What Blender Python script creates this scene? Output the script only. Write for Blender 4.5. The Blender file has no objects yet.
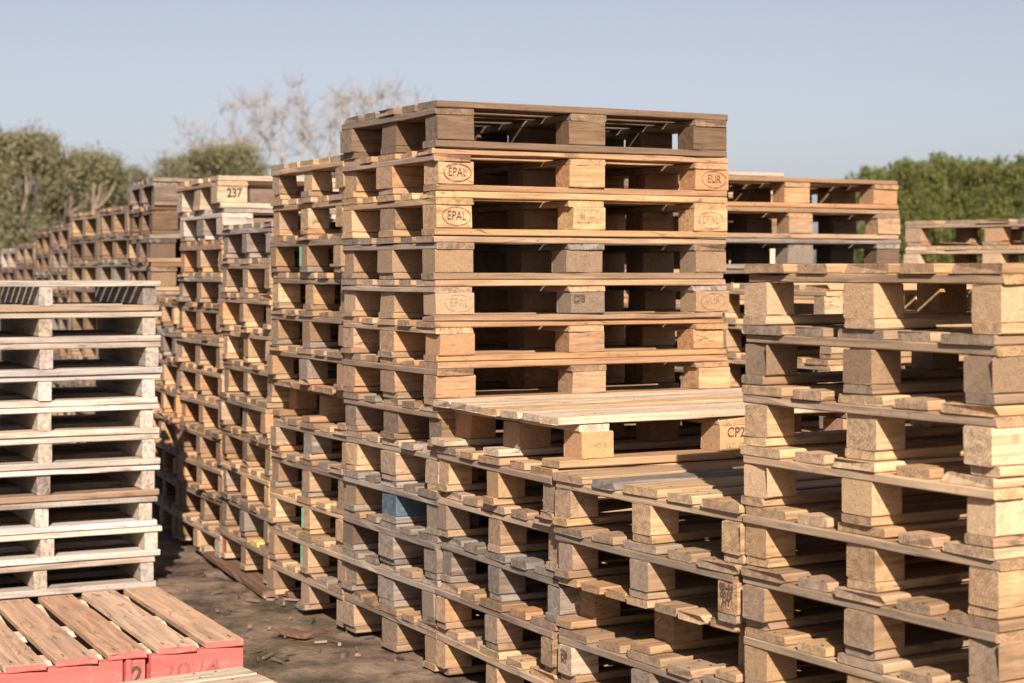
import bpy, bmesh, math, random
from mathutils import Vector, noise
R = math.radians
rng = random.Random(11)
S = bpy.context.scene
C = S.collection

# ------------------------------------------------------------------ camera, sky, sun, exposure
FPX, HZ, CAMZ = 1790.0, 270.0, 1.30
cam_d = bpy.data.cameras.new('camera'); cam = bpy.data.objects.new('camera', cam_d); C.objects.link(cam)
cam.location = (0, 0, CAMZ); cam.rotation_euler = (R(90), 0, 0)
cam_d.sensor_width = 36; cam_d.lens = FPX/1024*36; cam_d.shift_y = -(341.5-HZ)/1024
cam_d.clip_start = .1; cam_d.clip_end = 2000
cam_d.dof.use_dof = True; cam_d.dof.focus_distance = 5.2; cam_d.dof.aperture_fstop = 4.6
S.camera = cam
SUN_EL, SUN_AZ = R(31), R(5)          # azimuth: degrees to the right of straight behind the camera
to_sun = Vector((math.sin(SUN_AZ)*math.cos(SUN_EL), -math.cos(SUN_AZ)*math.cos(SUN_EL), math.sin(SUN_EL)))
W = bpy.data.worlds.new('World'); S.world = W; W.use_nodes = True
wn, wl = W.node_tree.nodes, W.node_tree.links
sky = wn.new('ShaderNodeTexSky'); sky.sky_type = 'NISHITA'; sky.sun_disc = False
sky.sun_elevation = SUN_EL; sky.sun_rotation = math.atan2(to_sun.x, to_sun.y)
sky.air_density = 1.0; sky.dust_density = 1.7; sky.ozone_density = 6.5; sky.altitude = 0
bg = wn['Background']; bg.inputs[1].default_value = .0595
# thin high haze: the clear sky loses most of its saturation
bw = wn.new('ShaderNodeRGBToBW'); wl.new(sky.outputs[0], bw.inputs[0])
hz = wn.new('ShaderNodeMix'); hz.data_type = 'RGBA'; hz.inputs[0].default_value = .67
wl.new(sky.outputs[0], hz.inputs[6]); wl.new(bw.outputs[0], hz.inputs[7])
wb = wn.new('ShaderNodeMix'); wb.data_type = 'RGBA'; wb.blend_type = 'MULTIPLY'; wb.inputs[0].default_value = 1; wb.inputs[7].default_value = (1.055, 1.005, 1.01, 1)
wl.new(hz.outputs[2], wb.inputs[6]); wl.new(wb.outputs[2], bg.inputs[0])
sun_d = bpy.data.lights.new('sun', 'SUN'); sun_d.energy = 5.0; sun_d.angle = R(.5); sun_d.color = (1, .94, .85)
sun = bpy.data.objects.new('sun', sun_d); C.objects.link(sun)
sun.rotation_euler = to_sun.to_track_quat('Z', 'Y').to_euler(); sun.location = to_sun*30
S.view_settings.view_transform = 'Standard'; S.view_settings.look = 'None'
S.view_settings.exposure = 1.28; S.view_settings.gamma = 1

# ------------------------------------------------------------------ materials
def nt(name):
    m = bpy.data.materials.new(name); m.use_nodes = True
    n, l = m.node_tree.nodes, m.node_tree.links
    return m, n, l, n['Principled BSDF']
def ramp(n, stops, interp='LINEAR'):
    r = n.new('ShaderNodeValToRGB'); r.color_ramp.interpolation = interp
    e = r.color_ramp.elements
    while len(e) < len(stops): e.new(.5)
    for el, (p, c) in zip(e, stops):
        el.position = p; el.color = (*c, 1) if len(c) == 3 else c
    return r
def math_n(n, l, op, a, b=None, clamp=False):
    m = n.new('ShaderNodeMath'); m.operation = op; m.use_clamp = clamp
    for i, v in enumerate((a, b)):
        if v is None: continue
        if isinstance(v, (int, float)): m.inputs[i].default_value = v
        else: l.new(v, m.inputs[i])
    return m.outputs[0]
def mixc(n, l, f, a, b, mode='MIX'):
    m = n.new('ShaderNodeMix'); m.data_type = 'RGBA'; m.blend_type = mode
    for i, v in ((0, f), (6, a), (7, b)):
        if isinstance(v, (int, float)): m.inputs[i].default_value = v
        elif isinstance(v, tuple): m.inputs[i].default_value = (*v, 1)
        else: l.new(v, m.inputs[i])
    return m.outputs[2]
GREY = (.275, .226, .19)
def wood(name, tones, axis, grey=.3, chip=False, endgrey=.55, greyc=GREY, seedshift=0.0):
    m, n, l, p = nt(name)
    tc = n.new('ShaderNodeTexCoord'); oi = n.new('ShaderNodeObjectInfo'); ge = n.new('ShaderNodeNewGeometry')
    rnd = math_n(n, l, 'FRACT', math_n(n, l, 'ADD', math_n(n, l, 'ADD', oi.outputs['Random'], ge.outputs['Random Per Island']), seedshift))
    off = n.new('ShaderNodeVectorMath'); off.operation = 'SCALE'; off.inputs[0].default_value = (17, 23, 31); l.new(rnd, off.inputs[3])
    add = n.new('ShaderNodeVectorMath'); add.operation = 'ADD'; l.new(tc.outputs['Object'], add.inputs[0]); l.new(off.outputs[0], add.inputs[1])
    mp = n.new('ShaderNodeMapping'); l.new(add.outputs[0], mp.inputs[0])
    mp.inputs['Scale'].default_value = {'x': (2.4, 48, 48), 'y': (48, 2.4, 48), 'b': (5, 46, 70), 'c': (85, 85, 150)}[axis]
    g = n.new('ShaderNodeTexNoise'); g.inputs['Scale'].default_value = 1; g.inputs['Detail'].default_value = 7; g.inputs['Roughness'].default_value = .68
    g.inputs['Distortion'].default_value = .5 if not chip else 1.5
    l.new(mp.outputs[0], g.inputs[0])
    k = len(tones)
    tone = ramp(n, [(i/(k-1), t) for i, t in enumerate(tones)]); l.new(rnd, tone.inputs[0])
    gr = n.new('ShaderNodeMapRange'); gr.inputs[1].default_value = .3; gr.inputs[2].default_value = .7
    gr.inputs[3].default_value = .50 if not chip else .58; gr.inputs[4].default_value = 1.22 if not chip else 1.2
    l.new(g.outputs[0], gr.inputs[0])
    col = mixc(n, l, 1.0, tone.outputs[0], gr.outputs[0], 'MULTIPLY')
    # knots / stains
    if not chip:
        mk = n.new('ShaderNodeMapping'); l.new(add.outputs[0], mk.inputs[0])
        mk.inputs['Scale'].default_value = {'x': (4, 11, 11), 'y': (11, 4, 11), 'b': (9, 6, 9), 'c': (9, 9, 9)}[axis]
        v = n.new('ShaderNodeTexVoronoi'); v.inputs['Scale'].default_value = 1; l.new(mk.outputs[0], v.inputs[0])
        kr = n.new('ShaderNodeMapRange'); kr.inputs[1].default_value = .06; kr.inputs[2].default_value = .2; kr.inputs[3].default_value = .75; kr.inputs[4].default_value = 0
        l.new(v.outputs['Distance'], kr.inputs[0])
        sep = n.new('ShaderNodeSeparateColor'); l.new(v.outputs['Color'], sep.inputs[0])
        sel = math_n(n, l, 'GREATER_THAN', sep.outputs[0], .62)
        col = mixc(n, l, math_n(n, l, 'MULTIPLY', kr.outputs[0], sel), col, (.13, .07, .035))
    # growth rings on the sawn ends
    if not chip:
        ro = n.new('ShaderNodeVectorMath'); ro.operation = 'MULTIPLY_ADD'; ro.inputs[1].default_value = (1, 1, 1)
        l.new(tc.outputs['Object'], ro.inputs[0])
        rv = n.new('ShaderNodeVectorMath'); rv.operation = 'SCALE'; rv.inputs[0].default_value = (0, .11, .07); l.new(math_n(n, l, 'SUBTRACT', rnd, .5), rv.inputs[3]); l.new(rv.outputs[0], ro.inputs[2])
        wv = n.new('ShaderNodeTexWave'); wv.wave_type = 'RINGS'; wv.rings_direction = 'X' if axis != 'y' else 'Y'; wv.inputs['Scale'].default_value = 38; wv.inputs['Distortion'].default_value = 2.2; wv.inputs['Detail'].default_value = 3; wv.inputs['Detail Scale'].default_value = 2
        l.new(ro.outputs[0], wv.inputs[0])
        se = n.new('ShaderNodeSeparateXYZ'); l.new(tc.outputs['Normal'], se.inputs[0])
        am = math_n(n, l, 'GREATER_THAN', math_n(n, l, 'ABSOLUTE', se.outputs[0 if axis != 'y' else 1]), .8)
        wr = n.new('ShaderNodeMapRange'); wr.inputs[3].default_value = .80; wr.inputs[4].default_value = 1.06; l.new(wv.outputs[0], wr.inputs[0])
        col = mixc(n, l, am, col, mixc(n, l, 1.0, col, wr.outputs[0], 'MULTIPLY'))
        mc = n.new('ShaderNodeMapping'); l.new(add.outputs[0], mc.inputs[0])
        mc.inputs['Scale'].default_value = {'x': (3, 34, 34), 'y': (34, 3, 34), 'b': (6, 34, 34)}[axis]
        cn = n.new('ShaderNodeTexNoise'); cn.inputs['Scale'].default_value = 1; cn.inputs['Detail'].default_value = 2; l.new(mc.outputs[0], cn.inputs[0])
        cr = ramp(n, [(.482, (0,0,0)), (.497, (1,1,1)), (.503, (1,1,1)), (.518, (0,0,0))]); l.new(cn.outputs[0], cr.inputs[0])
        c2 = n.new('ShaderNodeTexNoise'); c2.inputs['Scale'].default_value = 7; c2.inputs['Detail'].default_value = 3; l.new(add.outputs[0], c2.inputs[0])
        cm = n.new('ShaderNodeMapRange'); cm.inputs[1].default_value = .5; cm.inputs[2].default_value = .62; cm.inputs[4].default_value = .75; l.new(c2.outputs[0], cm.inputs[0])
        col = mixc(n, l, math_n(n, l, 'MULTIPLY', cr.outputs[0], cm.outputs[0]), col, (.06, .04, .025))
    # weathering blotches
    bb = n.new('ShaderNodeTexNoise'); bb.inputs['Scale'].default_value = 8; bb.inputs['Detail'].default_value = 8; bb.inputs['Roughness'].default_value = .72
    l.new(add.outputs[0], bb.inputs[0])
    bsum = math_n(n, l, 'ADD', math_n(n, l, 'MULTIPLY', bb.outputs[0], .58), math_n(n, l, 'MULTIPLY', g.outputs[0], .42))
    class b: outputs = [bsum]
    br = n.new('ShaderNodeMapRange'); br.inputs[1].default_value = .66-.34*grey; br.inputs[2].default_value = .80-.34*grey
    br.inputs[3].default_value = 0; br.inputs[4].default_value = min(.95, .35+.6*grey); l.new(b.outputs[0], br.inputs[0])
    # old surfaces that face out of the pallet (board ends, block ends) weather grey
    sx = n.new('ShaderNodeSeparateXYZ'); l.new(tc.outputs['Normal'], sx.inputs[0])
    ax = math_n(n, l, 'ABSOLUTE', sx.outputs[0])
    e = n.new('ShaderNodeMapRange'); e.inputs[1].default_value = .6; e.inputs[2].default_value = .85; e.inputs[3].default_value = 0; e.inputs[4].default_value = endgrey
    l.new(ax, e.inputs[0])
    e2 = math_n(n, l, 'MULTIPLY', e.outputs[0], math_n(n, l, 'ADD', .35, math_n(n, l, 'MULTIPLY', b.outputs[0], 1.1)), True)
    f = math_n(n, l, 'MAXIMUM', br.outputs[0], e2)
    gcol = mixc(n, l, 1.0, greyc, gr.outputs[0], 'MULTIPLY')
    col = mixc(n, l, f, col, gcol)
    # small dark specks and dirt
    d = n.new('ShaderNodeTexNoise'); d.inputs['Scale'].default_value = 34; d.inputs['Detail'].default_value = 7; d.inputs['Roughness'].default_value = .7; l.new(add.outputs[0], d.inputs[0])
    dr = n.new('ShaderNodeMapRange'); dr.inputs[1].default_value = .58; dr.inputs[2].default_value = .70; dr.inputs[3].default_value = 0; dr.inputs[4].default_value = .55
    l.new(d.outputs[0], dr.inputs[0])
    col = mixc(n, l, dr.outputs[0], col, (.12, .08, .05))
    col = mixc(n, l, 1.0, col, oi.outputs['Color'], 'MULTIPLY')
    l.new(col, p.inputs['Base Color'])
    p.inputs['Roughness'].default_value = .82; p.inputs['Specular IOR Level'].default_value = .22
    bu = n.new('ShaderNodeBump'); bu.inputs['Strength'].default_value = .7; bu.inputs['Distance'].default_value = .003
    l.new(g.outputs[0], bu.inputs['Height']); l.new(bu.outputs[0], p.inputs['Normal'])
    return m
TONES = {
 'fresh':  ([(0.490,0.307,0.166), (0.430,0.253,0.125), (0.530,0.352,0.208), (0.360,0.214,0.114), (0.470,0.278,0.136)], .10, .28),
 'orange': ([(0.450,0.233,0.114), (0.380,0.199,0.094), (0.490,0.297,0.166), (0.330,0.178,0.094)], .18, .45),
 'mid':    ([(0.351,0.214,0.122), (0.279,0.165,0.089), (0.405,0.259,0.155), (0.234,0.134,0.073), (0.324,0.214,0.141)], .40, .5),
 'grey':   ([(0.216,0.151,0.104), (0.144,0.097,0.067), (0.264,0.191,0.138), (0.176,0.123,0.092)], .75, .75),
 'dark':   ([(0.120,0.073,0.048), (0.160,0.099,0.067), (0.092,0.058,0.042), (0.208,0.139,0.100)], .6, .6),
 'white':  ([(0.430,0.342,0.286), (0.360,0.259,0.193), (0.470,0.397,0.349), (0.400,0.328,0.281)], .6, .4),
 'brown':  ([(0.198,0.116,0.064), (0.144,0.083,0.047), (0.252,0.157,0.094), (0.171,0.098,0.054)], .3, .4),
 'pale':   ([(0.520,0.382,0.266), (0.470,0.328,0.214), (0.550,0.427,0.318), (0.430,0.297,0.198)], .12, .2),
}
MATS = {}
for st, (tn, gy, eg) in TONES.items():
    gc = (.48, .395, .31) if st == 'white' else ((.38, .31, .255) if st == 'pale' else GREY)
    MATS[st] = {'x': wood('wood_lengthwise_'+st, tn, 'x', gy, endgrey=eg, greyc=gc),
                'y': wood('wood_crosswise_'+st, tn, 'y', gy, endgrey=min(.9, eg+.25), greyc=gc, seedshift=.37),
                'b': wood('wood_block_'+st, tn, 'b', gy*.7, endgrey=eg, greyc=gc, seedshift=.71),
                'i': wood('sheltered_block_'+st, tn, 'b', gy*.4, endgrey=0, greyc=gc, seedshift=.21),
                'c': wood('chipboard_block_'+st, tn, 'c', gy*.5, chip=True, endgrey=eg*.6, greyc=gc, seedshift=.53)}
def paint(name, c, wear=.5, under=(.34,.22,.13)):
    m, n, l, p = nt(name)
    tc = n.new('ShaderNodeTexCoord'); no = n.new('ShaderNodeTexNoise'); no.inputs['Scale'].default_value = 30; no.inputs['Detail'].default_value = 10; no.inputs['Roughness'].default_value = .72
    l.new(tc.outputs['Object'], no.inputs[0])
    mr = n.new('ShaderNodeMapRange'); mr.inputs[1].default_value = .62-.2*wear; mr.inputs[2].default_value = .8-.2*wear; mr.inputs[4].default_value = .8; l.new(no.outputs[0], mr.inputs[0])
    mp = n.new('ShaderNodeMapping'); mp.inputs['Scale'].default_value = (3, 30, 30); l.new(tc.outputs['Object'], mp.inputs[0])
    n2 = n.new('ShaderNodeTexNoise'); n2.inputs['Scale'].default_value = 1; n2.inputs['Detail'].default_value = 4; l.new(mp.outputs[0], n2.inputs[0])
    m2 = n.new('ShaderNodeMapRange'); m2.inputs[1].default_value = .3; m2.inputs[2].default_value = .7; m2.inputs[3].default_value = .78; m2.inputs[4].default_value = 1.12; l.new(n2.outputs[0], m2.inputs[0])
    c1 = mixc(n, l, 1.0, c, m2.outputs[0], 'MULTIPLY')
    l.new(mixc(n, l, mr.outputs[0], c1, under), p.inputs['Base Color']); p.inputs['Roughness'].default_value = .7
    p.inputs['Specular IOR Level'].default_value = .25
    return m
M_red = paint('worn_red_paint', (.46, .095, .078), .35, (.40, .20, .14))
M_blue = paint('worn_blue_paint', (.055, .085, .108), .6, (.2, .17, .14))
M_yellow = paint('yellow_paint', (.48, .33, .08), .8, (.5,.36,.2))
M_green = paint('green_paint', (.16, .33, .2), .45)
M_nail, _, _, _p = nt('nail_steel'); _p.inputs['Base Color'].default_value = (.09, .07, .055, 1); _p.inputs['Roughness'].default_value = .6
M_ink, _, _, _p = nt('burnt_ink'); _p.inputs['Base Color'].default_value = (.07, .036, .02, 1); _p.inputs['Roughness'].default_value = .9
M_dark, _, _, _p = nt('solid_ink'); _p.inputs['Base Color'].default_value = (.07, .04, .026, 1); _p.inputs['Roughness'].default_value = .9
M_faint, _, _, _p = nt('faded_ink'); _p.inputs['Base Color'].default_value = (.26, .07, .06, 1); _p.inputs['Roughness'].default_value = .9
M_smudge, _, _, _p = nt('pale_burnt_ink'); _p.inputs['Base Color'].default_value = (.22, .125, .07, 1); _p.inputs['Roughness'].default_value = .9

for m, lo in ((M_ink, .37), (M_smudge, .45), (M_faint, .45)):
    n, l = m.node_tree.nodes, m.node_tree.links; p = n['Principled BSDF']
    ge = n.new('ShaderNodeNewGeometry'); no = n.new('ShaderNodeTexNoise'); no.inputs['Scale'].default_value = 75; no.inputs['Detail'].default_value = 5
    l.new(ge.outputs['Position'], no.inputs[0])
    mr = n.new('ShaderNodeMapRange'); mr.inputs[1].default_value = lo-.06; mr.inputs[2].default_value = lo+.1; mr.inputs[3].default_value = .12; mr.inputs[4].default_value = .95
    l.new(no.outputs[0], mr.inputs[0]); l.new(mr.outputs[0], p.inputs['Alpha'])

# ------------------------------------------------------------------ mesh helpers
def box_into(bm, dims, centre, axis, seed, segs=6, rough=1.0, nails=()):
    """a sawn board: chamfered section swept along `axis`, slightly bowed, ends not quite square"""
    r = random.Random(seed)
    lx, ly, lz = dims
    if axis == 'x': L, w, h = lx, ly, lz
    elif axis == 'y': L, w, h = ly, lx, lz
    else: L, w, h = lx, ly, lz
    ch = min(.0035, h*.14)
    def P(s, a, b):
        return (centre[0]+s, centre[1]+a, centre[2]+b) if axis != 'y' else (centre[0]-a, centre[1]+s, centre[2]+b)
    hw, hh = w/2, h/2
    sec = [(-hw+ch,-hh), (hw-ch,-hh), (hw,-hh+ch), (hw,hh-ch), (hw-ch,hh), (-hw+ch,hh), (-hw,hh-ch), (-hw,-hh+ch)]
    bow, side = r.uniform(-1,1)*.0018*rough, r.uniform(-1,1)*.003*rough
    e0, e1 = r.uniform(-1,1)*.006*rough, r.uniform(-1,1)*.006*rough
    sk0, sk1 = r.uniform(-1,1)*.035*rough, r.uniform(-1,1)*.035*rough
    wane = r.random() < .3
    rings = []
    for i in range(segs+1):
        t = i/segs; s = -L/2+L*t
        ring = []
        for j, (a, b) in enumerate(sec):
            q = 4*t*(1-t)
            aa = a+side*q+r.uniform(-1,1)*.0008*rough; bb = b+bow*q+r.uniform(-1,1)*.0005*rough
            ss = s
            if i == 0: ss += e0+sk0*a*.5+r.uniform(-1,1)*.0015*rough
            if i == segs: ss += e1+sk1*a*.5+r.uniform(-1,1)*.0015*rough
            if wane and j in (3, 4) and rough > .5: bb -= .004*noise.noise((s*4, seed*.7, j*.1))**2*3; aa -= .006*abs(noise.noise((s*3, seed*1.3, 5)))
            ring.append(bm.verts.new(P(ss, aa, bb)))
        rings.append(ring)
    if rough > .5:
        for _ in range(r.choice((0, 1, 1, 2))):            # nicks along the long edges
            k_ = r.randrange(1, segs) if segs > 2 else 1; up_ = r.choice(((2,3), (3,4), (6,7), (5,6)))
            for j in up_:
                v = rings[k_][j]; dd = r.uniform(.002, .007)*min(rough, 1.6)
                if axis != 'y': v.co.y -= math.copysign(dd, v.co.y-centre[1]); v.co.z -= math.copysign(dd*.4, v.co.z-centre[2])
                else: v.co.x -= math.copysign(dd, v.co.x-centre[0]); v.co.z -= math.copysign(dd*.4, v.co.z-centre[2])
    if rough > .5 and r.random() < .28:            # a split or chipped corner
        rg = rings[r.choice((0, -1))]; d = .016*r.random()*(1 if rg is rings[0] else -1)
        for j in r.choice(((2,3), (3,4), (5,6), (6,7), (4,5))):
            v = rg[j]
            if axis != 'y': v.co.x += d
            else: v.co.y += d
    for i in range(segs):
        for j in range(8):
            k = (j+1) % 8
            bm.faces.new((rings[i][j], rings[i+1][j], rings[i+1][k], rings[i][k]))
    bm.faces.new(rings[0]); bm.faces.new(list(reversed(rings[-1])))
    for (s, a) in nails:                            # nail heads, just proud of the top
        vs = []
        for q in range(6):
            an = q*math.pi/3
            vs.append(bm.verts.new(P(s+.0045*math.cos(an), a+.0045*math.sin(an), hh+.0024)))
        f = bm.faces.new(vs); f.material_index = 1
def finish(bm, name, mats):
    bmesh.ops.recalc_face_normals(bm, faces=bm.faces[:])
    me = bpy.data.meshes.new(name); bm.to_mesh(me); bm.free()
    for m in mats: me.materials.append(m)
    return me
def mesh_obj(name, me, parent=None):
    o = bpy.data.objects.new(name, me); C.objects.link(o)
    if parent: o.parent = parent
    return o
def tag(o, label=None, cat=None, group=None, kind=None):
    for k, v in (('label', label), ('category', cat), ('group', group), ('kind', kind)):
        if v: o[k] = v
def empty(name, loc, yaw):
    o = bpy.data.objects.new(name, None); C.objects.link(o); o.location = loc; o.rotation_euler = (0, 0, yaw)
    o.empty_display_size = .1
    return o

# ------------------------------------------------------------------ pallet designs: (part, axis, dims, centre, nails)
def deck_nails(xs, r=random.Random(5)):
    return tuple((x+dx, dy) for x in xs for dx, dy in ((-.035, -.025), (.035, .025), (.03, -.03)))
def euro(inset=0.0, bx=.145, by=.10, bm_=.125, deck=((-.3275,.145), (-.164,.10), (0,.145), (.164,.10), (.3275,.145))):
    P = []
    X = .6-bx/2-inset
    for y, w in deck:
        P.append(('deck_board', 'x', (1.2, w, .0215), (0, y, .13325), deck_nails((-X, 0, X))))
    for x in (-X, 0, X): P.append(('cross_board', 'y', (bx, .796, .0215), (x, 0, .11125), ()))
    cols = ((-.4+by/2, by), (0, bm_), (.4-by/2, by))
    for x in (-X, 0, X):
        for y, w in cols:
            P.append(('block', 'b', (bx, w, .078), (x, y, .0613), ()))
    for y, w in cols:
        P.append(('bottom_board', 'x', (1.2, w, .0215), (0, y, .01125), ()))
    return P
def stringer_type():      # two-way pallet on three bearers
    P = []
    for i in range(7):
        P.append(('deck_board', 'x', (1.1, .066, .021), (0, -.367+i*.1223, .1135), ()))
    for x in (-.5, 0, .5): P.append(('bearer', 'y', (.062, .79, .076), (x, 0, .0645), ()))
    for y in (-.345, 0, .345): P.append(('bottom_board', 'x', (1.1, .105, .025), (0, y, .0133), ()))
    return P
SLATS = tuple((-.34+i*.1133, .094) for i in range(7))
DESIGNS = {'euro': euro(), 'light': euro(0, .088, .072, .082), 'chunky': euro(0, .088, .080, .096), 'overhang': euro(.07, .09, .08, .09, SLATS),
           'slatted': euro(.075, .10, .10, .10, tuple((-.347+i*.1157, .106) for i in range(7))), 'bearer': stringer_type()}
HEIGHT = {k: .1442 for k in DESIGNS}; HEIGHT['bearer'] = .1245
_cache = {}
def part_mesh(part, axis, dims, nails, v):
    key = (part, axis, dims, nails, v)
    if key not in _cache:
        bm = bmesh.new()
        box_into(bm, dims, (0,0,0), axis, hash((part, dims, v)) % 9973 if False else int(sum(dims)*7919)+v*131, 9 if axis != 'b' else 3, (.6, .75, .9, .8, 1.1, .7, 1.5)[v] if axis != 'b' else (.55, .6, .7, .9, .6, .7, 1.1)[v], nails)
        _cache[key] = finish(bm, part, (MATS['mid'][axis], M_nail))
    return _cache[key]
_whole = {}
def whole_mesh(design, style, v):
    key = (design, style, v)
    if key not in _whole:
        bm = bmesh.new()
        mats = [MATS[style][a] for a in 'xybc']
        for i, (part, axis, dims, cen, nails) in enumerate(DESIGNS[design]):
            n0 = len(bm.faces)
            r = random.Random(v*977+i)
            c = (cen[0]+r.uniform(-1,1)*.006, cen[1]+r.uniform(-1,1)*.006, cen[2])
            box_into(bm, dims, c, axis, v*71+i*13, 2, .6)
            mi = 'xybc'.index(axis if axis != 'b' or r.random() < .6 else 'c')
            bm.faces.ensure_lookup_table()
            for f in bm.faces[n0:]: f.material_index = mi
        _whole[key] = finish(bm, 'pallet_mesh', mats)
    return _whole[key]

GROUP = 'wooden pallets stacked in the yard'
def pallet(design, style, loc, yaw, scale, label, r, detail=True, group=GROUP, name='wooden_pallet', chip=.4, skip=(), sub=.2):
    """one pallet: an Empty with one mesh per board and block (far ones are a single mesh)"""
    if not detail:
        o = mesh_obj(name, whole_mesh(design, style, r.randrange(4)))
        o.location = loc; o.rotation_euler = (0, 0, yaw); o.scale = scale; q = r.uniform(.62, .92); o.color = (q, q*r.uniform(.95, 1.02), q*r.uniform(.9, 1.02), 1)
        tag(o, label, 'pallet', group); return o, {}
    root = empty(name, loc, yaw); root.scale = scale
    tag(root, label, 'pallet', group)
    parts = {}
    tint = r.uniform(.70, .99); hue = r.uniform(.93, 1.0); same_chip = r.random() < chip
    for i, (part, axis, dims, cen, nails) in enumerate(DESIGNS[design]):
        if i in skip: continue
        me = part_mesh(part, axis, dims, nails, r.randrange(7))
        o = mesh_obj(part, me, root)
        j = .006 if part != 'block' else .009
        o.location = (cen[0]+r.uniform(-1,1)*j, cen[1]+r.uniform(-1,1)*j*.7, cen[2])
        o.rotation_euler = (0, 0, r.uniform(-1,1)*(.006 if part != 'block' else .045))
        if r.random() < .5 and part != 'block':
            o.rotation_euler = (0, 0, math.pi+o.rotation_euler.z)
        st = style
        if r.random() < (sub if style != 'white' else .3): st = r.choice({'fresh': ('mid','orange','mid','mid','grey'), 'mid': ('grey','fresh','orange'), 'grey': ('mid','dark'), 'orange': ('fresh','mid'), 'dark': ('grey','mid'), 'white': ('mid','grey','white'), 'brown': ('mid','dark'), 'pale': ('fresh',)}[style])
        ax = axis
        if axis == 'b' and cen[0] > -.3: ax = 'i'
        if axis == 'b' and (same_chip or r.random() < .12): ax = 'c'
        o.material_slots[0].link = 'OBJECT'; o.material_slots[0].material = MATS[st][ax]
        q = tint*r.uniform(.86, 1.1); o.color = (min(1.15, q), min(1.15, q*hue), min(1.15, q*hue*hue*r.uniform(.95, 1.04)), 1)
        parts[i] = o
    return root, parts
def repaint(o, m):
    o.material_slots[0].link = 'OBJECT'; o.material_slots[0].material = m

ORD = ['topmost', 'second from the top', 'third from the top', 'fourth from the top', 'fifth from the top', 'sixth from the top', 'seventh from the top',
       'eighth from the top', 'ninth from the top', 'tenth from the top', 'eleventh from the top', 'twelfth from the top', 'thirteenth from the top']
LOOK = {'fresh': 'blond', 'orange': 'orange-brown', 'brown': 'old brown', 'mid': 'tan', 'grey': 'weathered grey', 'dark': 'dark brown', 'white': 'whitewashed', 'pale': 'pale new'}
def axes(yaw):
    return Vector((math.cos(yaw), math.sin(yaw), 0)), Vector((-math.sin(yaw), math.cos(yaw), 0))
def stack(corner, yaw, tops, where, styles, L=1.16, Wd=.79, design='euro', detail=True, seed=0, jit=.010, dus=None, base=0.0, over=None, chip=.4, sub=.2):
    """tops: z of every deck from the top down; corner: ground point of the near corner (low x, low y in pallet axes)"""
    r = random.Random(seed*101+7)
    nx, uy = axes(yaw)
    out = []
    DL = 1.1 if design == 'bearer' else 1.2
    for i, zt in enumerate(tops):
        zb = tops[i+1] if i+1 < len(tops) else base
        d = (over or {}).get(i, design)
        h = zt-zb-.0015
        du = (dus[i] if dus else 0)+r.uniform(-1,1)*jit; dn = r.uniform(-1,1)*jit
        c = Vector((corner[0], corner[1], 0))+nx*(L/2+dn)+uy*(Wd/2+du)
        st = styles[i % len(styles)]
        lab = f"{LOOK[st]} pallet, {ORD[i]} in {where}"
        o, parts = pallet(d, st, (c.x, c.y, zb+.001), yaw+r.uniform(-1,1)*min(.011, jit*1.1), (L/DL, Wd/.8, h/HEIGHT[d]), lab, r, detail, chip=chip, sub=sub)
        out.append((o, parts))
    return out
def even(top, n, base=0.0, seed=0):
    r = random.Random(seed); z = [top-(top-base)*i/n for i in range(n)]
    return [z[0]]+[v+r.uniform(-1,1)*.003 for v in z[1:]]

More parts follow.
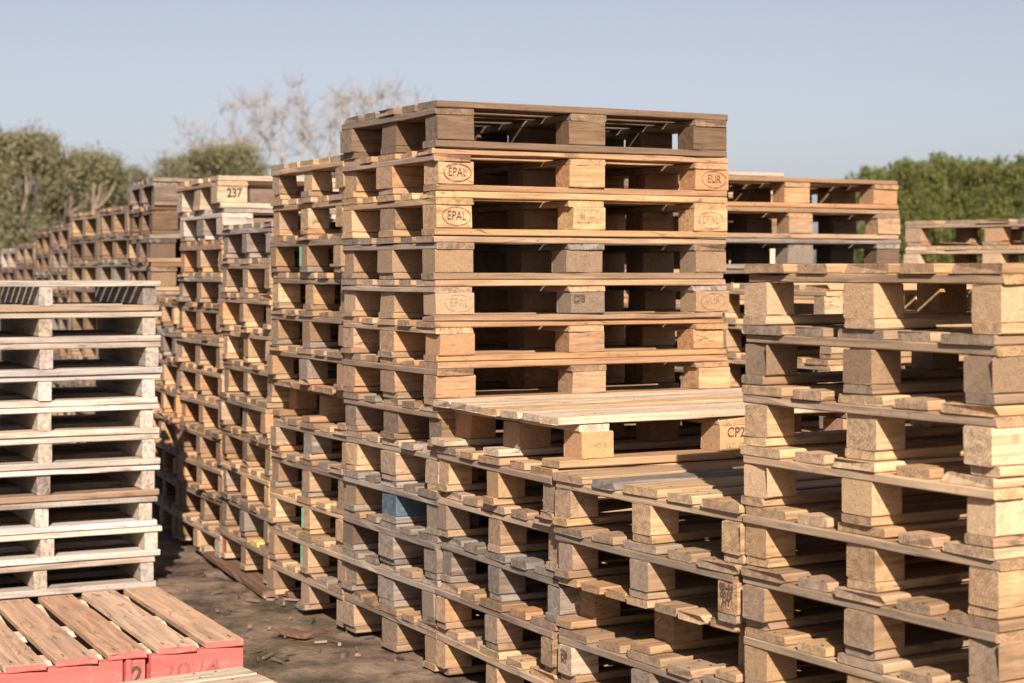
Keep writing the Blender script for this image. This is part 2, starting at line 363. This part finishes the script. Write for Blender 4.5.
# ------------------------------------------------------------------ ground
def ground():
    def axis_pts(lo, hi, f0, f1, fine):
        pts = []; x = lo
        for a, b, st in ((lo, f0-12, 25), (f0-12, f0, 1.5), (f0, f1, fine), (f1, f1+12, 1.5), (f1+12, hi, 25)):
            k = max(1, int((b-a)/st))
            pts += [a+(b-a)*i/k for i in range(k)]
        return pts+[hi]
    xs = axis_pts(-400, 400, -3.2, .6, .035); ys = axis_pts(-60, 700, 4.2, 10.5, .045)
    bm = bmesh.new(); rows = []
    for y in ys:
        row = []
        for x in xs:
            z = 0
            if -3.3 < x < .7 and 4.1 < y < 10.6:
                z = .016*noise.noise((x*1.3, y*1.1, 2))+.014*noise.noise((x*5, y*5, 7))+.011*noise.noise((x*13, y*13, 3))+.022*noise.noise((x*2.2+y*.9, y*.55-x*.3, 11))-.018
            row.append(bm.verts.new((x, y, z)))
        rows.append(row)
    for a, b in zip(rows, rows[1:]):
        for i in range(len(a)-1): bm.faces.new((a[i], a[i+1], b[i+1], b[i])).smooth = True
    m, n, l, p = nt('dirt_with_moss')
    tc = n.new('ShaderNodeTexCoord')
    def nz(sc, det, rg=.6):
        t = n.new('ShaderNodeTexNoise'); t.inputs['Scale'].default_value = sc; t.inputs['Detail'].default_value = det; t.inputs['Roughness'].default_value = rg
        l.new(tc.outputs['Object'], t.inputs[0]); return t.outputs[0]
    a = ramp(n, [(.38, (.034,.02,.012)), (.47, (.112,.068,.043)), (.60, (.20,.13,.086))]); l.new(nz(4.5, 8, .7), a.inputs[0])
    mm = ramp(n, [(.5, (0,0,0)), (.6, (1,1,1))]); l.new(nz(1.7, 7, .65), mm.inputs[0])
    c1 = mixc(n, l, math_n(n, l, 'MULTIPLY', mm.outputs[0], .6), a.outputs[0], (.052, .042, .012))
    sp = ramp(n, [(.62, (0,0,0)), (.7, (1,1,1))]); l.new(nz(70, 3), sp.inputs[0])
    c2 = mixc(n, l, math_n(n, l, 'MULTIPLY', sp.outputs[0], .5), c1, (.24, .185, .13))
    dk = ramp(n, [(.58, (0,0,0)), (.7, (1,1,1))]); l.new(nz(24, 5), dk.inputs[0])
    c3 = mixc(n, l, math_n(n, l, 'MULTIPLY', dk.outputs[0], .55), c2, (.045, .03, .018))
    l.new(c3, p.inputs['Base Color']); rr = n.new('ShaderNodeMapRange'); rr.inputs[1].default_value = .42; rr.inputs[2].default_value = .6; rr.inputs[3].default_value = .45; rr.inputs[4].default_value = .92; l.new(nz(2.3, 5), rr.inputs[0]); l.new(rr.outputs[0], p.inputs['Roughness']); p.inputs['Specular IOR Level'].default_value = .35
    bu = n.new('ShaderNodeBump'); bu.inputs['Strength'].default_value = .9; bu.inputs['Distance'].default_value = .02
    l.new(nz(30, 8, .7), bu.inputs['Height']); l.new(bu.outputs[0], p.inputs['Normal'])
    o = mesh_obj('ground', finish(bm, 'ground', (m,))); tag(o, kind='structure')
ground()

# ------------------------------------------------------------------ trees beyond the yard
def leaf_mat(name, c0, c1, c2):
    m, n, l, p = nt(name)
    ge = n.new('ShaderNodeNewGeometry')
    rp = ramp(n, [(0, c0), (.5, c1), (1, c2)]); l.new(ge.outputs['Random Per Island'], rp.inputs[0])
    l.new(rp.outputs[0], p.inputs['Base Color']); p.inputs['Roughness'].default_value = .7
    p.inputs['Specular IOR Level'].default_value = .3
    return m
def bark_mat(name, c):
    m, n, l, p = nt(name)
    tc = n.new('ShaderNodeTexCoord'); no = n.new('ShaderNodeTexNoise'); no.inputs['Scale'].default_value = 9; no.inputs['Detail'].default_value = 5
    l.new(tc.outputs['Object'], no.inputs[0])
    rp = ramp(n, [(.3, tuple(v*.55 for v in c)), (.7, c)]); l.new(no.outputs[0], rp.inputs[0]); l.new(rp.outputs[0], p.inputs['Base Color'])
    p.inputs['Roughness'].default_value = .9
    return m
L_olive = leaf_mat('olive_leaves', (.062,.055,.022), (.11,.094,.042), (.175,.145,.078))
L_grey = leaf_mat('grey_green_leaves', (.075,.066,.034), (.12,.104,.056), (.18,.155,.092))
L_conifer = leaf_mat('conifer_foliage', (.024,.03,.005), (.062,.066,.010), (.125,.11,.022))
B_pale = bark_mat('pale_bark', (.27,.225,.195)); B_brown = bark_mat('brown_bark', (.24,.165,.115))
def tube_into(bm, pts, rads, k=7):
    prev = None
    for i, (p, rd) in enumerate(zip(pts, rads)):
        d = (pts[min(i+1, len(pts)-1)]-pts[max(i-1, 0)]).normalized()
        a = d.orthogonal().normalized() if prev is None else (pa - d*pa.dot(d)).normalized()
        pa = a; b = d.cross(a)
        ring = [bm.verts.new(p+(a*math.cos(q*2*math.pi/k)+b*math.sin(q*2*math.pi/k))*rd) for q in range(k)]
        if prev:
            for q in range(k): bm.faces.new((prev[q], prev[(q+1)%k], ring[(q+1)%k], ring[q])).smooth = True
        prev = ring
def limb(bm, r, p, d, ln, rad, depth, tips, wig=.35, up=.12, split=(2,3), shrink=.72):
    pts, rads = [p.copy()], [rad]
    k = 5
    for i in range(k):
        d = (d+Vector((r.uniform(-1,1), r.uniform(-1,1), r.uniform(-.6,1)))*wig*.4+Vector((0,0,up*.3))).normalized()
        p = p+d*ln/k; pts.append(p.copy()); rads.append(rad*(1-.42*(i+1)/k))
    tube_into(bm, pts, rads, 7 if depth > 2 else 5)
    if depth == 0: tips.append(p); return
    for _ in range(r.randint(*split)):
        nd = (d+Vector((r.uniform(-1,1), r.uniform(-1,1), r.uniform(-.5,.8)))*.85).normalized()
        limb(bm, r, p, nd, ln*shrink*r.uniform(.8,1.15), rad*.56, depth-1, tips, wig, up, split, shrink)
def leaf_into(bm, r, c, size, up=False):
    d = Vector((r.gauss(0,1), r.gauss(0,1), r.gauss(0,1)+(2.2 if up else 0))).normalized()
    a = d.orthogonal().normalized(); a.rotate(__import__('mathutils').Quaternion(d, r.uniform(0, 6.28)))
    s = size*r.uniform(.6,1.3); w = s*(.38 if not up else .3)
    v = [bm.verts.new(c-d*s*.5), bm.verts.new(c+a*w*.5), bm.verts.new(c+d*s*.5), bm.verts.new(c-a*w*.5)]
    bm.faces.new(v)
def px(x, y, Y):            # picture point at depth Y -> world point
    return Vector(((x-512)/FPX*Y, Y, CAMZ-(y-HZ)/FPX*Y))
def tree(loc, h, w, label, lm, bmats, seed, leaves=7000, leaf=.095, low=.02, name='bushy_tree', stems=3, cat='tree', group='trees beyond the yard'):
    r = random.Random(seed)
    root = empty(name, loc, 0); tag(root, label, cat, group)
    bm = bmesh.new(); tips = []
    for s in range(stems):
        d = Vector((r.uniform(-.45,.45), r.uniform(-.4,.4), 1)).normalized()
        limb(bm, r, Vector((r.uniform(-.15,.15), r.uniform(-.15,.15), -.05)), d, h*.42, h*.022, 2, tips, .5, .25, (2,3), .62)
    mesh_obj('trunk', finish(bm, 'trunk', (bmats,)), root)
    bm = bmesh.new()
    clumps = []
    for i in range(int(210*w/2.5)+60):
        t = r.random()**.85
        z = h*(low+(1-low)*t); prof = math.sin(math.pi*min(1, .18+.82*(1-t)))**.6 if t > .5 else .75+.25*t*2
        an = r.uniform(0, 6.28); rr = w/2*prof*math.sqrt(r.random())
        clumps.append((Vector((rr*math.cos(an), rr*math.sin(an)*.8, min(z, h*.93))), r.uniform(.3,.62)*min(w, 2.6)*.22))
    for c, cr in clumps:
        for _ in range(int(leaves*5)//len(clumps)):
            q = Vector((r.gauss(0,1), r.gauss(0,1), r.gauss(0,1.1)))*cr*.62
            leaf_into(bm, r, c+q, leaf)
    mesh_obj('crown', finish(bm, 'crown', (lm,)), root)
def conifer(loc, h, w, label, seed, leaves=52000):
    r = random.Random(seed)
    root = empty('conifer', loc, 0); tag(root, label, 'conifer', 'conifers in the evergreen screen')
    bm = bmesh.new(); tube_into(bm, [Vector((0,0,-.05)), Vector((0,0,h*.5)), Vector((.03,0,h*.9))], [.09,.06,.015], 8)
    mesh_obj('trunk', finish(bm, 'trunk', (B_brown,)), root)
    bm = bmesh.new(); sprays = []
    for i in range(int(230*w)):
        t = r.random(); an = r.uniform(0, 6.28)
        rad = w/2*(1-t**2.6)**.6*r.uniform(.72,1.08)
        b = Vector((rad*math.cos(an), rad*math.sin(an), h*t*.93))
        ln = r.uniform(.16,.36)
        sprays.append((b, (Vector((math.cos(an)*.55, math.sin(an)*.55, 1.2))).normalized(), ln))
    for k in range(9):
        sprays.append((Vector((r.uniform(-.3,.3)*w, r.uniform(-.3,.3)*w, h*r.uniform(.82,.93))), Vector((r.uniform(-.1,.1), 0, 1)), r.uniform(.2,.38)))
    for b, d, ln in sprays:
        for _ in range(leaves//len(sprays)):
            t = r.random()
            q = b+d*ln*t+Vector((r.gauss(0,1), r.gauss(0,1), r.gauss(0,1)))*.085*(1.15-t)
            leaf_into(bm, r, q, .055, True)
    mesh_obj('crown', finish(bm, 'crown', (L_conifer,)), root)
def tree_at(x, ytop, Y, wpx, *a, **k):
    p = px(x, ytop, Y); tree((p.x, Y, 0), p.z, wpx/FPX*Y, *a, **k)
tree_at(22, 128, 44, 92, 'tallest olive-green tree above the far left pallets', L_olive, B_brown, 3, leaves=9000)
tree_at(84, 150, 45, 84, 'olive tree sloping down at the gap in the left treeline', L_olive, B_brown, 5, leaves=8000)
tree_at(126, 163, 47, 50, 'short thin olive tree at the end of the left treeline', L_grey, B_brown, 8, leaves=3500)
tree_at(-28, 136, 46, 90, 'olive tree cut off by the left edge of the photo', L_grey, B_brown, 9, leaves=6500)
tree_at(180, 152, 50, 66, 'thin grey-green tree just left of the round bushy tree', L_grey, B_brown, 14, leaves=3200)
tree_at(226, 144, 48, 88, 'round bushy tree behind the pallet numbered 237', L_olive, B_brown, 21, leaves=8500)
tree_at(352, 168, 52, 60, 'low dark green bush peeping past the tall stack', L_olive, B_brown, 33, leaves=3500, low=.1)
def bare(x, ybase_top, Y, label, seed, h, rad, lean=0, depth=4):
    r = random.Random(seed); X = (x-512)/FPX*Y
    root = empty('bare_tree', (X, Y, 0), 0); tag(root, label, 'tree', 'leafless trees')
    bm = bmesh.new(); tips = []
    limb(bm, r, Vector((0,0,-.05)), Vector((lean,0,1)).normalized(), h*.4, rad, 0, tips, .2)
    p = tips.pop()
    for q in range(5):
        d = Vector((-1.3+.65*q+r.uniform(-.12,.12), r.uniform(-.3,.3), 1)).normalized()
        limb(bm, r, p, d, h*.26, rad*.6, depth-1, tips, .6, .22, (2,3), .74)
    for p in tips:                                   # fine twigs
        for _ in range(5):
            d = Vector((r.uniform(-1,1), r.uniform(-1,1), r.uniform(-.1,1.2))).normalized(); ln = r.uniform(.3,.8)
            q = p-d*.05; m_ = p+d*ln*.5+Vector((r.uniform(-1,1), r.uniform(-1,1), r.uniform(-1,1)))*.07
            tube_into(bm, [q, m_, p+d*ln], [.011, .008, .004], 4)
    mesh_obj('trunk', finish(bm, 'trunk', (B_pale,)), root)
bare(305, 165, 50, 'large pale leafless tree spreading its branches above the stacks', 4, 5.7, .11)
bare(372, 165, 52, 'pale leafless tree half hidden by the tall stack', 12, 5.9, .11, .05)
bare(212, 165, 60, 'small faint leafless tree behind the bushy tree', 17, 6.2, .07, .0, 3)
for i, (x, yt, Y, wp, lab) in enumerate((
        (872, 170, 31, 104, 'lowest conifer at the left end of the evergreen screen'),
        (908, 161, 30, 104, 'conifer second from the left end of the evergreen screen'),
        (944, 157, 30, 104, 'spiky-topped tall conifer in the middle of the evergreen screen'),
        (990, 160, 29.5, 104, 'conifer right of the tallest one in the evergreen screen'),
        (1034, 155, 29, 108, 'conifer cut off by the right edge of the photo'),
        (966, 163, 32, 108, 'rear conifer filling the gap behind the evergreen screen'))):
    p = px(x, yt, Y); conifer((p.x, Y, 0), p.z, wp/FPX*Y, lab, 40+i)

# ------------------------------------------------------------------ the main row of stacks, running from the near right to the far left
ROW = [(997, 3.64), (741, 4.355), (556, 5.07), (437, 5.79), (345, 6.50), (270, 7.22), (221, 7.94), (178, 8.65), (150, 9.37), (128, 10.1),
       (98, 10.8), (69, 11.5), (50, 12.25), (35, 13.0), (17, 13.7), (0, 14.4)]
RP = [Vector(((x-512)/FPX*Y, Y, 0)) for x, Y in ROW]
def row_stack(t, tops, where, styles, yaw=None, **k):
    d = RP[t+1]-RP[t]
    y = math.atan2(d.y, d.x)-math.pi/2 if yaw is None else R(yaw)
    k.setdefault('Wd', d.length-.012)
    return stack((RP[t].x, RP[t].y), y, tops, where, styles, seed=t+1, **k)
NEAR = row_stack(0, even(1.315, 9, seed=3), 'the nearest stack at the right edge', ['fresh','mid','fresh','fresh','fresh','mid','fresh','fresh','mid'], L=1.2, jit=.005, design='chunky', chip=.6, sub=.05)
LOW2 = row_stack(1, even(.73, 5, seed=4), 'the low stack beside the nearest stack', ['fresh','mid','fresh','mid','mid'], L=1.2, over={2:'overhang'}, chip=.1, design='light', sub=.04)
LOW1 = row_stack(2, even(.735, 5, seed=5), 'the low stack under the slatted pallet', ['fresh','mid','grey','mid','fresh'], L=1.2, chip=.1, design='light', sub=.12)
TALL = row_stack(3, [1.851,1.697,1.557,1.412,1.267,1.132,1.0,.86,.722,.58,.437,.293,.149], 'the tall middle stack',
                 ['brown','orange','fresh','mid','mid','orange','orange','mid','mid','grey','grey','grey','mid'], yaw=28, L=1.14, Wd=.785,
                 dus=[.006,.004,.004,.008,.01,.014,0,-.015,-.012,-.012,.004,.004,-.006], jit=.004, chip=.2)
S1 = row_stack(4, even(1.72, 12, seed=6), 'the blond stack beside the tall one', ['fresh','fresh','mid','mid','mid','mid','orange','mid','mid','fresh','mid','mid'], over={6:'overhang'}, chip=.1, design='light')
S2 = row_stack(5, even(1.497, 10, .03, seed=7), 'the lower stack between two blond ones', ['grey','mid','mid','fresh','orange','mid','fresh','fresh','mid','mid'], chip=.1, base=.03, design='light')
S3 = row_stack(6, even(1.72, 12, seed=8), 'the stack topped by number 237', ['pale','white','orange','mid','orange','mid','orange','orange','mid','orange','mid','mid'], chip=.05, design='light', over={0:'euro', 1:'euro'})
S4 = row_stack(7, even(1.16, 8, seed=9), 'the short stack beyond the whitewashed one', ['mid','grey','mid','orange','orange','mid','grey','grey'], design='light')
S5 = row_stack(8, even(1.786, 12, seed=10), 'the dark stack up the alley', ['dark','brown','dark','brown','dark','grey','mid','dark','mid','dark','mid','grey'])
FARN = ['the first stack left of the dark one', 'the second stack left of the dark one', 'the third stack left of the dark one',
        'the fourth stack left of the dark one', 'the far stack near the left edge', 'the last stack cut by the left edge']
for q, (t, top, n) in enumerate(((9, 1.667, 11), (10, 1.66, 11), (11, 1.60, 11), (12, 1.57, 11), (13, 1.50, 10), (14, 1.47, 10))):
    row_stack(t, even(top, n, seed=t), FARN[q], [['mid','brown','grey'],['mid','brown','mid'],['brown','grey','mid'],['mid','brown','grey'],['mid','brown','mid'],['white','brown','mid']][q], detail=False, design='light')

# ------------------------------------------------------------------ second row, behind
def at(x, Y): return ((x-512)/FPX*Y, Y)
B1 = stack(at(695, 8.2), R(28), even(1.737, 12, seed=20), 'the stack in front of the conifers', ['orange','mid','grey','mid'], seed=30, L=1.2, chip=.1)
B3 = stack(at(828, 7.35), R(29), even(1.24, 8, seed=21), 'the stack glimpsed through the nearest one', ['fresh','mid','fresh','mid'], seed=31, L=1.2, design='light', chip=.1)
B2 = stack(at(1088, 9.2), R(48), even(1.572, 11, seed=22), 'the stack below the conifers', ['orange','fresh','mid'], seed=32, L=1.2, Wd=1.05, design='light', chip=.1)
B4 = stack(at(636, 11.2), R(28), even(1.935, 13, seed=23), 'the tallest stack farthest back', ['pale','fresh','mid'], seed=33, L=1.12, detail=False)

# ------------------------------------------------------------------ left foreground: whitewashed stack, red pallet, pale planked pallet
WH_Y = R(27); WHL = .93
wn_, wu_ = axes(WH_Y)
wcorner = Vector((-1.445, 7.33, 0))-wn_*WHL
WHITE = stack((wcorner.x, wcorner.y), WH_Y, even(1.256, 10, 0.0, seed=40), 'the whitewashed stack on the left', ['white']*10, L=WHL, Wd=.8, design='bearer', seed=50, jit=.012)

rw = random.Random(77)
def lay(design, style, corner, yaw, L, Wd, z, h, label, anchor=(0, 0), **k):
    n, u = axes(yaw)
    c = Vector(corner)+n*L*(.5-anchor[0])+u*Wd*(.5-anchor[1])
    return pallet(design, style, (c.x, c.y, z), yaw, (L/1.2, Wd/.8, h/HEIGHT[design]), label, rw, group=GROUP, **k)
# the pale pallet laid across the low stack
n1, u1 = axes(R(28))
SLAT, sparts = lay('slatted', 'pale', RP[2]-u1*.01+n1*.0, R(28), 1.2, .815, .737, .145, 'pale new slatted pallet with chipboard blocks, lying loose on the low stack', chip=1.0)
for o in sparts.values():
    if o.name.startswith('block'): repaint(o, MATS['orange']['c'])
# pale planked pallet in the very front
PLANK, _ = lay('slatted', 'pale', (-.80, 5.26, 0), R(33), 1.2, .8, 0, .135, 'pale planked pallet on the ground in front of the red pallet', anchor=(1, 1), chip=.3)

M_redwood = wood('reddish_worn_wood', [(.40,.225,.13), (.45,.285,.185), (.34,.17,.095), (.42,.25,.155), (.32,.195,.13)], 'y', .35, endgrey=0, greyc=(.33,.27,.225), seedshift=.3)
M_rust = wood('rust_stained_wood', [(.33,.15,.05), (.29,.13,.055)], 'y', .3, endgrey=0)
def red_pallet():
    yaw = R(33); n, u = axes(yaw); Lr, Wr, zt = 1.15, 1.04, .15; rk = R(-7)     # racked: the boards are not square to the front
    c = Vector((-.842, 5.594, 0))-n*Lr/2+u*Wr/2
    root = empty('wooden_pallet', (c.x, c.y, 0), yaw)
    tag(root, 'pallet with red painted front and bare brown deck boards, stencilled 2', 'pallet', GROUP)
    def prt(name, axis, dims, cen, mat, v, parent=root, nails=()):
        bm = bmesh.new(); box_into(bm, dims, (0,0,0), axis, v, 6, .8, nails); o = mesh_obj(name, finish(bm, name, (mat, M_nail)), parent); o.location = cen; return o
    pitch = .157; dx = -math.sin(rk)*Wr/2
    for i in range(7):
        x = Lr/2-.06-i*pitch
        b = prt('deck_board', 'y', (.122, Wr, .02), (x+dx, 0, zt-.011), (M_redwood if i != 5 else M_rust), 300+i, nails=tuple((sy, dx) for sy in (-.48,-.46,.0,.47) for dx in (-.03,.032)))
        b.rotation_euler.z = rk
        prt('painted_end', 'x', (.1205, .004, .019), (0, -Wr/2-.0075, 0), M_red, 320+i, b)
    zc = (zt-.022)/2+.001; hh = zt-.025
    y0 = -Wr/2+.028
    prt('front_beam', 'x', (.30, .045, hh), (Lr/2-.15, y0, zc), M_red, 340)
    bl = prt('front_block', 'b', (.062, .045, hh), (Lr/2-.30-.014-.031, y0, zc), M_red, 341)
    prt('front_beam', 'x', (Lr-.30-.062-.028, .045, hh), (-Lr/2+(Lr-.30-.062-.028)/2, y0, zc), M_red, 342)
    prt('cross_board', 'x', (Lr, .1, .02), (0, -Wr/2+.16, zt-.033), MATS['pale']['x'], 343)
    prt('cross_board', 'x', (Lr, .1, .02), (dx, .03, zt-.033), MATS['pale']['x'], 344)
    prt('bearer', 'x', (Lr, .05, hh), (2*dx*.95, Wr/2-.03, zc), MATS['pale']['x'], 345)
    prt('bearer', 'x', (Lr, .05, hh-.022), (dx, .03, zc-.011), MATS['mid']['x'], 346)
    return root, bl, Wr, Lr
RED, red_block, redW, redL = red_pallet()

# ------------------------------------------------------------------ writing and marks burnt or painted on the blocks
def lettering(txt, parent, face, size, pos, half, mat=M_ink, bold=.0, rot=0.0, sx=1.0, name='lettering'):
    cu = bpy.data.curves.new(name, 'FONT'); cu.body = txt; cu.size = size; cu.align_x = 'CENTER'; cu.align_y = 'CENTER'
    cu.offset = bold; cu.resolution_u = 3; cu.space_line = .8
    cu.materials.append(mat)
    tmp = bpy.data.objects.new(name, cu); C.objects.link(tmp)
    me = bpy.data.meshes.new_from_object(tmp.evaluated_get(bpy.context.evaluated_depsgraph_get())); me.name = name
    bpy.data.objects.remove(tmp); o = mesh_obj(name, me, parent)
    place(o, face, pos, half, rot); o.scale = (sx, 1, 1)
    return o
def place(o, face, pos, half, rot=0.0):
    if face == 'front': o.location = (pos[0], -half-.0022, pos[1]); o.rotation_euler = (R(90), rot, 0)
    else: o.location = (-half-.0022, -pos[0], pos[1]); o.rotation_euler = (R(90), 0, R(-90))
def flat_mark(name, polys, parent, face, half, mat=M_ink, pos=(0,0)):
    bm = bmesh.new()
    for p in polys: bm.faces.new([bm.verts.new((x, y, 0)) for x, y in p])
    o = mesh_obj(name, finish(bm, name, (mat,)), parent); place(o, face, pos, half)
    return o
def ring_polys(a, b, w, k=40):
    out = []
    for i in range(k):
        t0, t1 = 2*math.pi*i/k, 2*math.pi*(i+1)/k
        out.append([(a*math.cos(t0), b*math.sin(t0)), (a*math.cos(t1), b*math.sin(t1)), ((a-w)*math.cos(t1), (b-w)*math.sin(t1)), ((a-w)*math.cos(t0), (b-w)*math.sin(t0))])
    return out
def bar(x0, y0, x1, y1): return [(x0,y0), (x1,y0), (x1,y1), (x0,y1)]
def oval(block, txt, mat=M_ink, dx=.008, a=.055, b=.031):
    dx += rng.uniform(-.007, .007); tl = rng.uniform(-.07, .07); w_ = rng.uniform(.0018, .003)
    half = block.data['half_y'] if 'half_y' in block.data else .05
    flat_mark('oval_mark', ring_polys(a, b, w_), block, 'front', half, mat, (dx, .002)).rotation_euler.y = tl
    lettering(txt, block, 'front', .042, (dx, .003), half, mat, rng.uniform(-.0006, .0003), tl, sx=.82)
def stamp(block, rows, mat=M_smudge, frame=True, half=.05):
    r = random.Random(len(rows)*7+1)
    if frame:
        flat_mark('stamp_frame', [bar(-.05,-.014,.05,-.012), bar(-.05,.03,.05,.032), bar(-.05,-.014,-.048,.032), bar(.048,-.014,.05,.032), bar(-.022,-.012,-.02,.03)], block, 'front', half, mat)
        flat_mark('stamp_mark', [bar(-.040+.004*i, -.006+.004*(i % 3), -.038+.004*i, .022) for i in range(4)], block, 'front', half, mat)
    for k, t in enumerate(rows):
        lettering(t, block, 'front', .017, (.014 if frame else 0, .021-k*.0155), half, mat, .0004)
B = lambda st, i, p: st[i][1][p]
def planed(o):                                       # a marked block end is sawn flat
    dm = (.088, .072 if o.location.y**2 > .01 else .082, .078)
    bm = bmesh.new(); box_into(bm, dm, (0,0,0), 'b', 5, 3, 0.0); m0 = o.material_slots[0].material
    o.data = finish(bm, 'block', (m0, M_nail)); o.material_slots[0].link = 'OBJECT'; o.material_slots[0].material = m0; return o
oval(B(TALL,1,8), 'EPAL'); oval(B(TALL,1,14), 'EUR')
oval(B(TALL,2,8), 'EPAL'); oval(B(TALL,2,14), 'EPAL', M_smudge); stamp(B(TALL,2,11), ('HT 17', '049', '0-8 12'))
stamp(B(TALL,3,11), ('049', '101', '1 2 10'), frame=False)
oval(B(TALL,4,8), 'EPAL', M_smudge); oval(B(TALL,4,14), 'EUR', M_smudge)
flat_mark('stamp_frame', [bar(-.055,.0,-.052,.03), bar(-.055,.027,-.01,.03), bar(-.055,.0,-.03,.002)], B(TALL,4,11), 'front', .05, M_ink)
lettering('DB', B(TALL,4,11), 'front', .034, (-.03, .014), .05, M_ink, .0004); lettering('IK', B(TALL,4,11), 'front', .03, (.035, .014), .05, M_smudge)
lettering('101 117', B(TALL,4,11), 'front', .022, (0, -.018), .05, M_smudge)
cp = sparts[13]
lettering('CP2', cp, 'front', .042, (.004, .016), .05, M_ink, .0006, sx=.9); lettering('107  10', cp, 'front', .022, (0, -.022), .05, M_smudge, .0004)
lettering('HT 01', sparts[10], 'front', .02, (.012, .0), .05, M_smudge)
b237 = B(S3,0,8)
lettering('237', b237, 'front', .056, (.012, .006), .05, M_ink, .0016, sx=.85)
es = planed(B(LOW2,1,8)); planed(B(LOW2,3,10)); planed(B(S2,9,10)); [planed(B(S1,i,9)) for i in (2, 9, 10)]; repaint(es, MATS['fresh']['i']); repaint(B(LOW2,3,10), MATS['pale']['b'])
lettering('ES-44\n0015\nHT', es, 'end', .023, (-.002, .006), .044, M_dark, .0008)
lettering('206\nHT', B(LOW2,3,10), 'end', .024, (0, .010), .044, M_dark, .0008)
lettering('2', red_block, 'front', .075, (0, .008), .0225, M_ink, .0022)
lettering('2024', RED, 'front', .075, (redL/2-.17, .068), redW/2-.0055, M_faint, .001, sx=1.3)
# paint on single parts
repaint(B(TALL,9,9), M_blue)
repaint(B(S2,9,1), M_yellow)
flat_mark('paint_stripe', [bar(-.03,-.036,.02,.03)], B(S2,9,10), 'end', .044, M_red, (0, 0))
for i in (2, 9, 10):
    flat_mark('paint_stripe', [bar(-.012,-.038,.012,.038)], B(S1,i,9), 'end', .044, M_green, (-.025, 0))

# ------------------------------------------------------------------ things lying on the ground
def plank(name, dims, x, y, yaw, label, mat, z=0, cat='plank', seed=1, tilt=0.0):
    s_ = (y-HZ)/(CAMZ-z); Y = FPX/s_; X = (x-512)/s_
    bm = bmesh.new(); box_into(bm, dims, (0,0,0), 'x', seed, 10, 2.2)
    o = mesh_obj(name, finish(bm, name, (mat, M_nail))); o.location = (X, Y, z+dims[2]/2-.006); o.rotation_euler = (0, tilt, yaw); tag(o, label, cat); return o
M_wet = wood('wet_brown_wood', [(.13,.065,.04), (.17,.085,.05), (.11,.055,.035)], 'x', .1, endgrey=.1)
plank('plank', (1.08, .125, .025), 246, 574, R(112), 'dark wet plank with a jagged end on the dirt alley', M_wet, seed=5)
plank('plank', (1.0, .10, .022), 262, 576, R(115), 'second dark wet plank lying against the blond stacks', M_wet, seed=9)
plank('wood_offcut', (.2, .07, .04), 224, 552, R(20), 'short wood offcut under the corner of the lower stack', MATS['mid']['x'], cat='offcut', seed=12)
plank('wood_offcut', (.13, .055, .018), 298, 634, R(140), 'small brown wood chip alone on the mossy dirt', M_wet, cat='offcut', seed=14)
def litter():
    r = random.Random(3); bm = bmesh.new()
    def add(x, y, sx, sy, sz, an):
        cs, sn = math.cos(an), math.sin(an)
        v = []
        for dz in (0, 1):
            for a, b in ((-1,-1), (1,-1), (1,1), (-1,1)):
                px_, py_ = a*sx*r.uniform(.6,1), b*sy*r.uniform(.6,1)
                v.append(bm.verts.new((x+px_*cs-py_*sn, y+px_*sn+py_*cs, -.012+dz*sz*r.uniform(.7,1.2)+.016*noise.noise((x*1.3, y*1.1, 2))+.010*noise.noise((x*5, y*5, 7)))))
        for f in ((0,1,2,3), (4,5,6,7), (0,1,5,4), (1,2,6,5), (2,3,7,6), (3,0,4,7)): bm.faces.new([v[i] for i in f])
    for _ in range(240):
        t = r.random(); y = 5.0+5*t; x = -1.35+(r.random()**.8)*(1.15-.16*(y-5))+r.gauss(0, .1)
        k = r.random()
        if k < .55: add(x, y, r.uniform(.003,.010), r.uniform(.003,.009), r.uniform(.008,.016), r.uniform(0, 6.28))
        else: add(x, y, r.uniform(.012,.045), r.uniform(.0015,.004), r.uniform(.006,.012), r.uniform(0, 6.28))
    m, n, l, p = nt('chips_and_stones'); ge = n.new('ShaderNodeNewGeometry')
    rp = ramp(n, [(0, (.04,.024,.016)), (.6, (.11,.073,.047)), (.95, (.2,.135,.088)), (1, (.36,.30,.25))]); l.new(ge.outputs['Random Per Island'], rp.inputs[0]); l.new(rp.outputs[0], p.inputs['Base Color'])
    p.inputs['Roughness'].default_value = .85
    o = mesh_obj('litter', finish(bm, 'litter', (m,))); tag(o, 'wood chips, twigs and small stones scattered over the dirt alley', 'litter', kind='stuff')
litter()
